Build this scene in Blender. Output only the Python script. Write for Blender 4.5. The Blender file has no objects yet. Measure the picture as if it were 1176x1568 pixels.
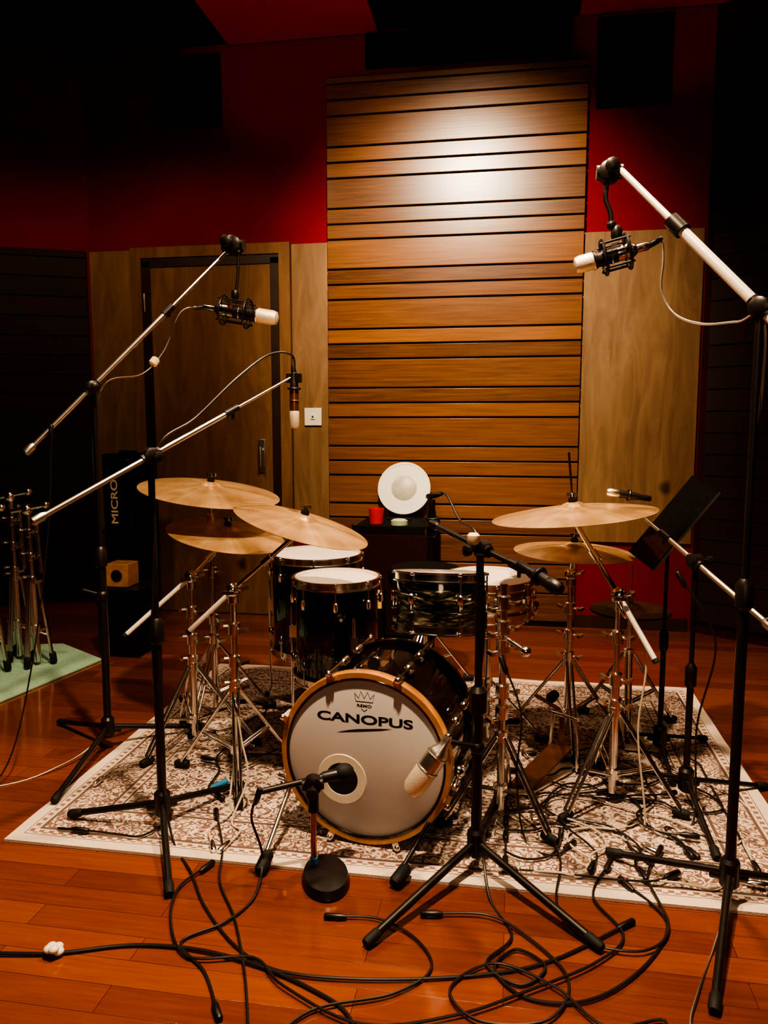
import bpy, math, random
from mathutils import Vector, Matrix, Euler
random.seed(7)
V=Vector
# ------------------------------------------------------------------ materials
def newmat(name):
    m=bpy.data.materials.new(name); m.use_nodes=True
    nt=m.node_tree; return m,nt,nt.nodes["Principled BSDF"]
def N(nt,t,**k):
    n=nt.nodes.new(t)
    for a,b in k.items(): setattr(n,a,b)
    return n
def ramp(nt,fac,stops,interp='LINEAR'):
    r=N(nt,"ShaderNodeValToRGB"); r.color_ramp.interpolation=interp
    el=r.color_ramp.elements
    while len(el)<len(stops): el.new(0.5)
    for e,(p,c) in zip(el,stops):
        e.position=p; e.color=(c[0],c[1],c[2],1)
    nt.links.new(fac,r.inputs[0]); return r.outputs[0]
def math_(nt,op,a,b=None,c=None):
    n=N(nt,"ShaderNodeMath",operation=op)
    for i,x in enumerate((a,b,c)):
        if x is None: continue
        if isinstance(x,(int,float)): n.inputs[i].default_value=x
        else: nt.links.new(x,n.inputs[i])
    return n.outputs[0]
def mix(nt,fac,a,b):
    n=N(nt,"ShaderNodeMix",data_type='RGBA')
    for s,x in ((0,fac),(6,a),(7,b)):
        if isinstance(x,(int,float)): n.inputs[s].default_value=x
        elif isinstance(x,tuple): n.inputs[s].default_value=(*x,1)
        else: nt.links.new(x,n.inputs[s])
    return n.outputs[2]
def coords(nt,scale=(1,1,1),kind="Object"):
    tc=N(nt,"ShaderNodeTexCoord"); mp=N(nt,"ShaderNodeMapping")
    mp.inputs["Scale"].default_value=scale
    nt.links.new(tc.outputs[kind],mp.inputs[0]); return mp.outputs[0]
def noise(nt,vec,scale,detail=4,rough=.5,dist=0):
    n=N(nt,"ShaderNodeTexNoise"); n.inputs["Scale"].default_value=scale
    n.inputs["Detail"].default_value=detail; n.inputs["Roughness"].default_value=rough
    n.inputs["Distortion"].default_value=dist
    nt.links.new(vec,n.inputs["Vector"]); return n.outputs["Fac"]
def bump(nt,b,h,strength=.2,dist=.01):
    n=N(nt,"ShaderNodeBump"); n.inputs["Strength"].default_value=strength
    n.inputs["Distance"].default_value=dist
    nt.links.new(h,n.inputs["Height"]); nt.links.new(n.outputs[0],b.inputs["Normal"])
def simple(name,col,rough=.5,metal=0,var=.15,scale=20,coat=0,bmp=0,spec=.5):
    m,nt,b=newmat(name)
    v=coords(nt); n=noise(nt,v,scale,3)
    d=tuple(max(0,c*(1-var)) for c in col); l=tuple(min(1,c*(1+var)) for c in col)
    nt.links.new(ramp(nt,n,[(.3,d),(.7,l)]),b.inputs["Base Color"])
    b.inputs["Roughness"].default_value=rough; b.inputs["Metallic"].default_value=metal
    b.inputs["Coat Weight"].default_value=coat; b.inputs["Specular IOR Level"].default_value=spec
    if bmp: bump(nt,b,n,bmp,.004)
    return m
CHROME=simple("chrome",(.90,.87,.84),.20,1,.04)
STEEL=simple("satin_steel",(.68,.64,.58),.33,1,.08)
SILVER=simple("silver_paint",(.85,.80,.72),.35,.2,.06)
BLACK=simple("black_powdercoat",(.014,.010,.010),.38,0,.2,40)
RUBBER=simple("black_rubber",(.01,.01,.01),.7,0,.2,60)
CLOTH=simple("black_cloth",(.007,.005,.005),.9,0,.3,80,bmp=.3,spec=.2)
HEAD=simple("coated_drumhead",(.80,.76,.72),.45,0,.05,6)
BHEAD=simple("bass_drumhead",(.66,.635,.63),.32,0,.05,3)
INK=simple("black_ink",(.008,.008,.010),.6,0,.1)
GRILLE=simple("mic_grille",(.88,.78,.62),.4,.4,.1,300,bmp=.4)
WHITE=simple("white_plastic",(.8,.74,.62),.4,0,.05)
COPPER=simple("copper_tube",(.50,.22,.10),.3,.9,.15)
BROWN=simple("brown_pedal_board",(.12,.045,.022),.35,.4,.3)
REDP=simple("red_plastic",(.6,.02,.02),.4,0,.1)
GREEN=simple("green_plastic",(.35,.5,.3),.4,0,.1)
BLUE=simple("blue_tape",(.03,.25,.5),.5,0,.1)
YEL=simple("yellow_card",(.8,.5,.12),.6,0,.1)
TAPE=simple("cream_tape",(.85,.72,.5),.6,0,.1)
SHELL=simple("black_lacquer",(.014,.006,.006),.12,0,.3,8,coat=1)
MAPLE=simple("maple_hoop",(.50,.24,.08),.3,0,.15,30,coat=.5)
CABLE=simple("black_cable",(.022,.017,.016),.38,0,.2)
WCABLE=simple("grey_cable",(.55,.47,.38),.5,0,.1)
MINT=simple("mint_carpet",(.36,.60,.46),.95,0,.15,120,bmp=.4)
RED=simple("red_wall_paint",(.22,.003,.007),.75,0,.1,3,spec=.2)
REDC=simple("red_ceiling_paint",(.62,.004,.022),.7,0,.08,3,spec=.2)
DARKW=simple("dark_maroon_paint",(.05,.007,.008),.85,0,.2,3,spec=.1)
CEIL=simple("dark_ceiling_paint",(.024,.007,.007),.9,0,.2,3,spec=.1)
FOAM=simple("charcoal_foam",(.030,.010,.010),.95,0,.3,90,bmp=.5,spec=.1)
DOORFR=simple("dark_door_frame",(.035,.013,.007),.5,0,.2,10)
DHAT=simple("blackened_bronze",(.07,.03,.018),.45,.6,.3,30)
def pearl():
    m,nt,b=newmat("dark_pearl_wrap")
    v=coords(nt,(6,6,45)); n=noise(nt,v,1.5,3,.5,2)
    nt.links.new(ramp(nt,n,[(.42,(.008,.008,.007)),(.58,(.07,.06,.042)),(.70,(.50,.45,.32))]),b.inputs["Base Color"])
    b.inputs["Roughness"].default_value=.15; b.inputs["Coat Weight"].default_value=1; b.inputs["Metallic"].default_value=.2
    return m
PEARL=pearl()
def bronze(name,c1,c2):
    m,nt,b=newmat(name)
    tc=N(nt,"ShaderNodeTexCoord"); sp=N(nt,"ShaderNodeSeparateXYZ"); nt.links.new(tc.outputs["Object"],sp.inputs[0])
    r=math_(nt,'SQRT',math_(nt,'ADD',math_(nt,'MULTIPLY',sp.outputs[0],sp.outputs[0]),math_(nt,'MULTIPLY',sp.outputs[1],sp.outputs[1])))
    cb=N(nt,"ShaderNodeCombineXYZ"); nt.links.new(r,cb.inputs[0])
    ang=math_(nt,'ARCTAN2',sp.outputs[1],sp.outputs[0]); cs=N(nt,"ShaderNodeCombineXYZ"); nt.links.new(math_(nt,'SINE',ang),cs.inputs[0]); nt.links.new(math_(nt,'COSINE',ang),cs.inputs[1])
    n=noise(nt,cb.outputs[0],350,2); n2=noise(nt,tc.outputs["Object"],9,4); n3=noise(nt,cs.outputs[0],3.5,3)
    f=math_(nt,'ADD',math_(nt,'ADD',math_(nt,'MULTIPLY',n,.3),math_(nt,'MULTIPLY',n2,.35)),math_(nt,'MULTIPLY',n3,.35))
    nt.links.new(ramp(nt,f,[(.36,c1),(.62,c2)]),b.inputs["Base Color"])
    b.inputs["Metallic"].default_value=.72; b.inputs["Roughness"].default_value=.34
    bump(nt,b,n,.3,.001); return m
BRONZE=bronze("hammered_bronze",(.38,.20,.08),(.98,.70,.38))
def slatwood(name,dark,light,rough=.3):
    m,nt,b=newmat(name)
    g=N(nt,"ShaderNodeNewGeometry")
    tc=N(nt,"ShaderNodeTexCoord"); ad=N(nt,"ShaderNodeVectorMath",operation='ADD')
    cb=N(nt,"ShaderNodeCombineXYZ"); nt.links.new(math_(nt,'MULTIPLY',g.outputs["Random Per Island"],37.),cb.inputs[0])
    nt.links.new(tc.outputs["Object"],ad.inputs[0]); nt.links.new(cb.outputs[0],ad.inputs[1])
    mp=N(nt,"ShaderNodeMapping"); mp.inputs["Scale"].default_value=(1.2,1.2,34); nt.links.new(ad.outputs[0],mp.inputs[0])
    n=noise(nt,mp.outputs[0],2.2,6,.62,.5)
    f=math_(nt,'ADD',math_(nt,'MULTIPLY',n,.7),math_(nt,'MULTIPLY',g.outputs["Random Per Island"],.34))
    nt.links.new(ramp(nt,f,[(.3,dark),(.75,light)]),b.inputs["Base Color"])
    b.inputs["Roughness"].default_value=rough; bump(nt,b,n,.06,.003); return m
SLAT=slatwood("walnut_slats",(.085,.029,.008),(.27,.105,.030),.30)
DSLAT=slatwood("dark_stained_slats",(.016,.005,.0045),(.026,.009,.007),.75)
def ply(name,dk,lt):
    m,nt,b=newmat(name)
    v=coords(nt,(5,5,.8)); n=noise(nt,v,2.,6,.6,1.2)
    v2=coords(nt,(1,0,.8)); vo=N(nt,"ShaderNodeTexVoronoi"); vo.inputs["Scale"].default_value=3.0; vo.inputs["Randomness"].default_value=1
    nn=N(nt,"ShaderNodeTexNoise"); nn.inputs["Scale"].default_value=9; nt.links.new(v2,nn.inputs["Vector"])
    mx=N(nt,"ShaderNodeMix",data_type='VECTOR'); mx.inputs[0].default_value=.05; nt.links.new(v2,mx.inputs[4]); nt.links.new(nn.outputs["Color"],mx.inputs[5])
    nt.links.new(mx.outputs[1],vo.inputs["Vector"])
    base=ramp(nt,n,[(.3,dk),(.7,lt)])
    k=ramp(nt,vo.outputs["Distance"],[(.05,(.85,.85,.85)),(.13,(0,0,0))])
    nt.links.new(mix(nt,k,base,(.035,.012,.006)),b.inputs["Base Color"])
    b.inputs["Roughness"].default_value=.6; b.inputs["Specular IOR Level"].default_value=.3; return m
PLY=ply("knotty_plywood",(.16,.085,.040),(.29,.17,.088))
PLYD=ply("knotty_plywood_door",(.15,.072,.032),(.26,.135,.062))
def floormat():
    m,nt,b=newmat("jarrah_floorboards")
    v=coords(nt); br=N(nt,"ShaderNodeTexBrick"); nt.links.new(v,br.inputs["Vector"])
    br.inputs["Scale"].default_value=1; br.inputs["Mortar Size"].default_value=.0010; br.inputs["Mortar Smooth"].default_value=.3
    br.inputs["Brick Width"].default_value=.9; br.inputs["Row Height"].default_value=.085; br.inputs["Bias"].default_value=0
    br.offset=.37
    br.inputs["Color1"].default_value=(.20,.20,.20,1); br.inputs["Color2"].default_value=(.9,.9,.9,1); br.inputs["Mortar"].default_value=(0,0,0,1)
    v2=coords(nt,(1.5,22,1)); n=noise(nt,v2,3,6,.6,.5)
    bw=N(nt,"ShaderNodeRGBToBW"); nt.links.new(br.outputs["Color"],bw.inputs[0])
    f=math_(nt,'ADD',math_(nt,'MULTIPLY',bw.outputs[0],.45),math_(nt,'MULTIPLY',n,.5))
    c=ramp(nt,f,[(.15,(.11,.022,.006)),(.5,(.225,.052,.012)),(.9,(.35,.10,.026))])
    c2=mix(nt,math_(nt,'MULTIPLY',br.outputs["Fac"],.75),c,(.05,.012,.005))
    nt.links.new(c2,b.inputs["Base Color"])
    n3=noise(nt,coords(nt),7,3); nt.links.new(ramp(nt,n3,[(.3,(.11,)*3),(.7,(.24,)*3)]),b.inputs["Roughness"])
    b.inputs["Coat Weight"].default_value=.6; b.inputs["Coat Roughness"].default_value=.10
    n4=noise(nt,coords(nt),9,2)
    bump(nt,b,math_(nt,'SUBTRACT',math_(nt,'ADD',math_(nt,'MULTIPLY',n,.12),math_(nt,'MULTIPLY',n4,.9)),br.outputs["Fac"]),.35,.003); return m
FLOOR=floormat()
def rugmat(hx,hy):
    m,nt,b=newmat("persian_rug_weave")
    tc=N(nt,"ShaderNodeTexCoord"); sp=N(nt,"ShaderNodeSeparateXYZ"); nt.links.new(tc.outputs["Object"],sp.inputs[0])
    ax=math_(nt,'ABSOLUTE',sp.outputs[0]); ay=math_(nt,'ABSOLUTE',sp.outputs[1])
    d=math_(nt,'MINIMUM',math_(nt,'SUBTRACT',hx,ax),math_(nt,'SUBTRACT',hy,ay))
    cb=N(nt,"ShaderNodeCombineXYZ"); nt.links.new(ax,cb.inputs[0]); nt.links.new(ay,cb.inputs[1])
    nn=N(nt,"ShaderNodeTexNoise"); nn.inputs["Scale"].default_value=16; nt.links.new(cb.outputs[0],nn.inputs["Vector"])
    mx=N(nt,"ShaderNodeMix",data_type='VECTOR'); mx.inputs[0].default_value=.06
    nt.links.new(cb.outputs[0],mx.inputs[4]); nt.links.new(nn.outputs["Color"],mx.inputs[5])
    def vor(s,feat='F1'):
        v=N(nt,"ShaderNodeTexVoronoi",feature=feat); v.inputs["Scale"].default_value=s; nt.links.new(mx.outputs[1],v.inputs["Vector"]); return v.outputs["Distance"]
    a=vor(11); c=vor(42); e=vor(15,'DISTANCE_TO_EDGE')
    p=math_(nt,'FRACT',math_(nt,'ADD',math_(nt,'MULTIPLY',a,2.8),math_(nt,'MULTIPLY',c,1.5)))
    CR=(.74,.64,.55); DK=(.06,.03,.03); RU=(.22,.09,.07); MV=(.38,.26,.22)
    col=ramp(nt,p,[(0,DK),(.24,RU),(.40,CR),(.62,MV),(.76,CR),(.91,DK)],'CONSTANT')
    col=mix(nt,ramp(nt,e,[(.02,(1,1,1)),(.035,(0,0,0))]),col,CR)
    bp=math_(nt,'FRACT',math_(nt,'MULTIPLY',c,2.3))
    bcol=ramp(nt,bp,[(0,DK),(.2,MV),(.42,CR),(.8,RU)],'CONSTANT')
    dn=math_(nt,'DIVIDE',d,.35)
    mb=ramp(nt,dn,[(0,(0,)*3),(.24,(1,)*3),(.62,(0,)*3)],'CONSTANT')
    mi=ramp(nt,dn,[(0,(0,)*3),(.74,(1,)*3)],'CONSTANT')
    lines=ramp(nt,dn,[(0,(0,)*3),(.115,(1,)*3),(.125,(0,)*3),(.21,(1,)*3),(.24,(0,)*3),(.62,(1,)*3),(.65,(0,)*3),(.72,(1,)*3)],'CONSTANT')
    chk=N(nt,"ShaderNodeTexChecker"); chk.inputs["Scale"].default_value=60; nt.links.new(cb.outputs[0],chk.inputs["Vector"])
    band=ramp(nt,dn,[(0,(0,)*3),(.14,(1,)*3),(.19,(0,)*3),(.66,(1,)*3),(.71,(0,)*3)],'CONSTANT')
    o=mix(nt,math_(nt,'MULTIPLY',band,chk.outputs["Fac"]),CR,RU)
    o=mix(nt,lines,o,DK); o=mix(nt,mb,o,bcol); o=mix(nt,mi,o,col)
    fade=noise(nt,tc.outputs["Object"],3.5,4)
    o=mix(nt,math_(nt,'MULTIPLY',fade,.35),o,(.52,.40,.33))
    nt.links.new(o,b.inputs["Base Color"]); b.inputs["Roughness"].default_value=.95
    bump(nt,b,noise(nt,tc.outputs["Object"],250,2),.4,.003); return m
# ------------------------------------------------------------------ mesh builder
def frame(n):
    n=V(n).normalized(); a=V((0,0,1)) if abs(n.z)<.95 else V((1,0,0))
    x=a.cross(n).normalized(); y=n.cross(x); return x,y,n
class B:
    def __init__(s): s.v=[];s.f=[];s.mi=[];s.mats=[]
    def _m(s,mat):
        if mat not in s.mats: s.mats.append(mat)
        return s.mats.index(mat)
    def add(s,vs,fs,mat):
        o=len(s.v); k=s._m(mat); s.v+=[tuple(v) for v in vs]
        for f in fs: s.f.append(tuple(i+o for i in f)); s.mi.append(k)
    def lathe(s,o,n,prof,mat,seg=32,cap=True,a0=0):
        x,y,n=frame(n); o=V(o); vs=[];fs=[]
        for r,h in prof:
            for i in range(seg):
                t=2*math.pi*i/seg+a0; vs.append(o+n*h+(x*math.cos(t)+y*math.sin(t))*max(r,1e-5))
        for j in range(len(prof)-1):
            for i in range(seg):
                k=(i+1)%seg; fs.append((j*seg+i,j*seg+k,(j+1)*seg+k,(j+1)*seg+i))
        if cap:
            if prof[0][0]>1e-4: fs.append(tuple(reversed(range(seg))))
            if prof[-1][0]>1e-4: fs.append(tuple((len(prof)-1)*seg+i for i in range(seg)))
        s.add(vs,fs,mat)
    def ring(s,o,n,prof,mat,seg=40): s.lathe(o,n,prof+[prof[0]],mat,seg,False)
    def tube(s,p,q,r,mat,r2=None,seg=12):
        p=V(p);q=V(q);L=(q-p).length
        if L<1e-6: return
        s.lathe(p,q-p,[(r,0),(r if r2 is None else r2,L)],mat,seg)
    def torus(s,c,n,R,r,mat,seg=28,k=8):
        s.ring(c,n,[(R+r*math.cos(2*math.pi*i/k),r*math.sin(2*math.pi*i/k)) for i in range(k)],mat,seg)
    def ball(s,c,r,mat,n=(0,0,1),k=1,seg=16):
        s.lathe(c,n,[(r*math.sin(math.pi*i/8),-r*k*math.cos(math.pi*i/8)) for i in range(9)],mat,seg,False)
    def box(s,c,size,mat,rot=None):
        x,y,z=[a/2 for a in size]; c=V(c)
        vs=[V((sx*x,sy*y,sz*z)) for sx in(-1,1) for sy in(-1,1) for sz in(-1,1)]
        if rot is not None:
            R=rot if isinstance(rot,Matrix) else Euler(rot).to_matrix(); vs=[R@v for v in vs]
        s.add([c+v for v in vs],[(0,1,3,2),(4,6,7,5),(0,4,5,1),(2,3,7,6),(0,2,6,4),(1,5,7,3)],mat)
    def poly(s,pts,h,mat):
        n=len(pts); vs=[V(p) for p in pts]+[V(p)+V(h) for p in pts]
        fs=[tuple(range(n)),tuple(range(2*n-1,n-1,-1))]+[(i,i+n,(i+1)%n+n,(i+1)%n) for i in range(n)]
        s.add(vs,fs,mat)
    def rotz(s,c,ang):
        M=Euler((0,0,ang)).to_matrix(); c=V(c); s.v=[tuple(c+M@(V(v)-c)) for v in s.v]
    def path(s,pts,r,mat,seg=7,sub=6):
        P=[V(p) for p in pts]
        if sub>1 and len(P)>2:
            Q=[]
            for i in range(len(P)-1):
                a=P[max(i-1,0)];b=P[i];c=P[i+1];d=P[min(i+2,len(P)-1)]
                for k in range(sub):
                    t=k/sub; Q.append(.5*((2*b)+(c-a)*t+(2*a-5*b+4*c-d)*t*t+(3*b-a-3*c+d)*t**3))
            Q.append(P[-1]); P=Q
        vs=[];fs=[]; px=None
        for i,p in enumerate(P):
            t=(P[min(i+1,len(P)-1)]-P[max(i-1,0)])
            t=t.normalized() if t.length>1e-9 else V((0,0,1))
            if px is None: px=frame(t)[0]
            px=(px-t*px.dot(t)); px=px.normalized() if px.length>1e-6 else frame(t)[0]
            py=t.cross(px)
            for k in range(seg):
                a=2*math.pi*k/seg; vs.append(p+(px*math.cos(a)+py*math.sin(a))*r)
        for j in range(len(P)-1):
            for i in range(seg):
                k=(i+1)%seg; fs.append((j*seg+i,j*seg+k,(j+1)*seg+k,(j+1)*seg+i))
        fs.append(tuple(reversed(range(seg)))); fs.append(tuple((len(P)-1)*seg+i for i in range(seg)))
        s.add(vs,fs,mat)
    def done(s,name,origin=None,bevel=0,parent=None,basis=None):
        if origin is None:
            xs=[v[0] for v in s.v];ys=[v[1] for v in s.v];zs=[v[2] for v in s.v]
            origin=((min(xs)+max(xs))/2,(min(ys)+max(ys))/2,min(zs))
        o=V(origin); M=Matrix.Translation(o)
        if basis is not None:
            x,y,n=frame(basis); R=Matrix((x,y,n)).transposed().to_4x4(); M=M@R
        Mi=M.inverted()
        me=bpy.data.meshes.new(name); me.from_pydata([tuple(Mi@V(v)) for v in s.v],[],s.f)
        for m in s.mats: me.materials.append(m)
        me.polygons.foreach_set("material_index",s.mi)
        me.polygons.foreach_set("use_smooth",[True]*len(s.f))
        me.update(); me.set_sharp_from_angle(angle=math.radians(38))
        ob=bpy.data.objects.new(name,me); bpy.context.collection.objects.link(ob); ob.matrix_world=M
        if bevel:
            bv=ob.modifiers.new("bevel","BEVEL"); bv.width=bevel; bv.segments=2; bv.limit_method='ANGLE'
        if parent: 
            ob.parent=parent; ob.matrix_parent_inverse=parent.matrix_world.inverted()
        return ob
def text(body,center,w,h,mat,rot,name,parent,depth=.0006,bold=.015):
    cu=bpy.data.curves.new("tmp","FONT"); cu.body=body; cu.size=1; cu.offset=bold; cu.extrude=.5
    t=bpy.data.objects.new("tmp",cu); bpy.context.collection.objects.link(t)
    dg=bpy.context.evaluated_depsgraph_get(); me=bpy.data.meshes.new_from_object(t.evaluated_get(dg))
    bpy.data.objects.remove(t)
    xs=[v.co.x for v in me.vertices]; ys=[v.co.y for v in me.vertices]
    cx,cy=(min(xs)+max(xs))/2,(min(ys)+max(ys))/2; sx=w/(max(xs)-min(xs)); sy=h/(max(ys)-min(ys))
    for v in me.vertices: v.co=V(((v.co.x-cx)*sx,(v.co.y-cy)*sy,v.co.z*depth))
    me.materials.clear(); me.materials.append(mat)
    ob=bpy.data.objects.new(name,me); bpy.context.collection.objects.link(ob)
    ob.matrix_world=Matrix.Translation(V(center))@Euler(rot).to_matrix().to_4x4()
    if parent: ob.parent=parent; ob.matrix_parent_inverse=parent.matrix_world.inverted()
    return ob
# ------------------------------------------------------------------ room
WY=5.0; CZ=3.72
b=B(); b.box((-.8,1.6,-.05),(7.6,7.4,.1),FLOOR); b.done("floor",(0,0,0))
b=B(); b.box((-.8,1.6,CZ+.05),(7.6,7.4,.1),CEIL); b.done("ceiling",(0,0,CZ))
def wall(name,p,q,th=.1,mat=RED,z0=0,z1=CZ):
    p=V((p[0],p[1],0));q=V((q[0],q[1],0)); d=(q-p).normalized(); n=V((d.y,-d.x,0))
    b=B(); b.poly([p+V((0,0,z0)),q+V((0,0,z0)),q+V((0,0,z1)),p+V((0,0,z1))],-n*th,mat); return b.done(name)
wall("wall_back",(-2.87,WY),(1.12,WY))
wall("wall_back_left",(-4.3,4.35),(-2.87,WY))
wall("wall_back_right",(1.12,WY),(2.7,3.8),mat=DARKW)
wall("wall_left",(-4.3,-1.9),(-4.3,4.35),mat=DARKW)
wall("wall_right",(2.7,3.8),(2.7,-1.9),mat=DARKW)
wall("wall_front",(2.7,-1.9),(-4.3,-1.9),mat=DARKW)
for i,(x0,x1) in enumerate([(-1.84,-.87),(.34,1.30)]):
    b=B(); b.box(((x0+x1)/2,3.2,CZ-.008),(x1-x0,3.56,.016),REDC); b.done("trim_%d"%(i+1))
# slatted timber panel
b=B(); X0,X1=-1.195,.40
b.box(((X0+X1)/2,WY-.016,1.73),(X1-X0,.03,3.46),BLACK)
P=.3745; edges=[]
for k in range(-9,3):
    top=3.217+k*P; edges+= [(top-.185,top),(top-.185-.0945,top-.185),(top-P,top-.185-.0945)]
for lo,hi in edges:
    lo=max(lo,.02); hi=min(hi,3.45)
    if hi-lo<.03: continue
    b.box(((X0+X1)/2,WY-.043,(lo+hi)/2),(X1-X0,.024,hi-lo-.011),SLAT)
b.done("slatted_timber_panel",bevel=.003)
for (x0,x1) in [(-2.86,-2.56),(-1.445,-1.20),(.405,1.10)]:
    b=B(); b.box(((x0+x1)/2,WY-.013,1.51),(x1-x0,.022,1.90),PLY); b.done("plywood_wall_panel",bevel=.002)
# door
b=B()
for x in (-2.515,-1.485): b.box((x,WY-.026,1.235),(.075,.05,2.47),PLYD)
b.box((-2.0,WY-.026,2.435),(.955,.05,.07),PLYD)
for x in (-2.447,-1.553): b.box((x,WY-.022,1.19),(.060,.04,2.38),DOORFR)
b.box((-2.0,WY-.022,2.37),(.955,.04,.06),DOORFR)
b.box((-2.0,WY-.02,1.172),(.834,.03,2.335),PLYD)
b.box((-1.66,WY-.041,1.09),(.05,.012,.22),STEEL)
b.tube((-1.655,WY-.04,1.13),(-1.655,WY-.09,1.13),.009,STEEL); b.tube((-1.655,WY-.085,1.15),(-1.655,WY-.085,1.02),.012,STEEL)
b.tube((-2.46,WY-.045,2.05),(-2.46,WY-.045,2.17),.01,STEEL)
b.done("door_1",bevel=.002)
b=B(); b.box((-1.306,WY-.031,1.35),(.115,.012,.115),WHITE); b.box((-1.306,WY-.039,1.35),(.03,.008,.035),WHITE)
b.ball((-1.306,WY-.044,1.35),.006,BLACK); b.done("light_switch",bevel=.002)
def foam(x0,x1,z0,z1,y=WY-.001):
    b=B(); b.box(((x0+x1)/2,y-.015,(z0+z1)/2),(x1-x0,.03,z1-z0),FOAM)
    n=max(2,round((x1-x0)/.06)); m=max(2,round((z1-z0)/.06)); dx=(x1-x0)/n; dz=(z1-z0)/m
    for i in range(n):
        for j in range(m):
            x=x0+i*dx; zz=z0+j*dz
            b.add([(x,y-.03,zz),(x+dx,y-.03,zz),(x+dx,y-.03,zz+dz),(x,y-.03,zz+dz),(x+dx/2,y-.075,zz+dz/2)],[(0,1,4),(1,2,4),(2,3,4),(3,0,4)],FOAM)
    b.done("acoustic_foam_panel")
foam(-2.30,-1.90,3.22,3.66); foam(.45,.88,3.18,3.68); foam(-.95,.3,3.50,3.70)
def slatwall(name,p,q,z0,z1,step=.13,mat=DSLAT):
    p=V((p[0],p[1],0));q=V((q[0],q[1],0)); d=(q-p); L=d.length; d.normalize(); n=V((d.y,-d.x,0))
    ang=math.atan2(d.y,d.x); b=B(); c=(p+q)/2
    z=z0
    while z<z1-.02:
        h=min(step,z1-z)-.006
        b.box(c+n*.016+V((0,0,z+h/2)),(L,.024,h),mat,(0,0,ang)); z+=step
    b.done(name,bevel=.003)
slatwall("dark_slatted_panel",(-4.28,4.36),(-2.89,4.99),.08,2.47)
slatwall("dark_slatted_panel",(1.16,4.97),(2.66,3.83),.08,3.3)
for nm,x0,x1 in (("baseboard_back",-1.445,-1.20),("baseboard_back_right",.405,1.10)):
    b=B(); b.box(((x0+x1)/2,WY-.011,.04),(x1-x0,.02,.08),DOORFR); b.done(nm)
# ------------------------------------------------------------------ rugs
hx,hy=1.215,.905; RUG=rugmat(hx,hy)
b=B()
nx,ny=40,30
def rz(i,j): return .010+.0025*math.sin(i*.9+j*.35)*math.sin(j*.7)
vs=[];fs=[]
for j in range(ny+1):
    for i in range(nx+1): vs.append(V(((i/nx-.5)*2*hx-.335,(j/ny-.5)*2*hy+2.955,rz(i,j))))
for j in range(ny):
    for i in range(nx): a=j*(nx+1)+i; fs.append((a,a+1,a+nx+2,a+nx+1))
b.add(vs,fs,RUG)
bd=[(i,0) for i in range(nx+1)]+[(nx,j) for j in range(1,ny+1)]+[(i,ny) for i in range(nx-1,-1,-1)]+[(0,j) for j in range(ny-1,0,-1)]
loop=[vs[j*(nx+1)+i] for i,j in bd]; n=len(loop)
b.add(loop+[V((p.x,p.y,.001)) for p in loop],[(i,i+n,(i+1)%n+n,(i+1)%n) for i in range(n)],RUG)
rug=b.done("persian_rug",(-.335,2.955,0))
b=B(); b.poly([(-2.22,3.82,.001),(-2.60,4.06,.001),(-3.9,3.75,.001),(-3.9,2.5,.001),(-2.47,2.5,.001)],(0,0,.012),MINT); b.done("mint_floor_mat",bevel=.003)
# ------------------------------------------------------------------ stands
RZ=.013
def onrug(x,y): return RZ if (-1.55<x<.88 and 2.05<y<3.86) else .001
def foot(b,p,d,r=.014,L=.05):
    p=V(p); d=V(d).normalized(); b.lathe(p-d*L,d,[(r*.75,0),(r,.008),(r,L-.008),(r*.8,L)],RUBBER,12)
def micstand(b,base,height,feet,r=.011,mat=BLACK,hubz=.085,bend=0):
    x,y=base; hub=V((x,y,hubz+.01))
    b.lathe((x,y,hubz-.035),(0,0,1),[(.016,0),(.026,.01),(.026,.075),(.018,.085)],mat,16)
    for fx,fy in feet:
        z=onrug(fx,fy)+r; e=V((fx,fy,z)); d=(e-hub).normalized()
        b.tube(hub,e-d*.03,r*.85,mat); foot(b,e,d)
        b.tube(hub+d*.01+V((0,0,-.012)),hub+d*.05+V((0,0,-.012)),.012,mat)
    b.tube((x,y,hubz-.03),(x,y,height*.55),r*1.15,mat)
    b.lathe((x,y,height*.55-.04),(0,0,1),[(r*1.1,0),(r*1.9,.01),(r*1.9,.07),(r,.085)],mat,14)
    b.tube((x,y,height*.55),(x,y,height),r*.8,mat)
def joint(b,c,d,mat=BLACK,s=1):
    c=V(c); d=V(d).normalized(); side=d.cross(V((0,0,1))).normalized()
    b.lathe(c-side*.02*s,side,[(.018*s,0),(.026*s,.005*s),(.026*s,.035*s),(.018*s,.04*s)],mat,16)
    b.tube(c+side*.015*s,c+side*.06*s,.007*s,mat); b.lathe(c+side*.045*s,side,[(.006*s,0),(.016*s,.004*s),(.016*s,.018*s),(.008*s,.022*s)],mat,8)
    b.tube(c-d*.03*s,c+d*.03*s,.017*s,mat)
def boom(b,lo,hi,c,mat=BLACK,r=.008,mat2=None):
    lo=V(lo);hi=V(hi);c=V(c); mat2=mat2 or mat; m=c+(hi-c)*.55
    b.tube(lo,m,r*1.15,mat2); b.tube(m,hi,r*.75,mat2); d=(hi-lo).normalized()
    b.tube(m-d*.03,m+d*.02,r*1.8,mat); b.tube(m,m+V((.0,.0,-.03)),.005,mat)
    b.lathe(lo-d*.02,d,[(r*.8,0),(r*1.9,.006),(r*1.9,.035),(r,.05)],mat2,12); joint(b,c,d,mat)
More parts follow.
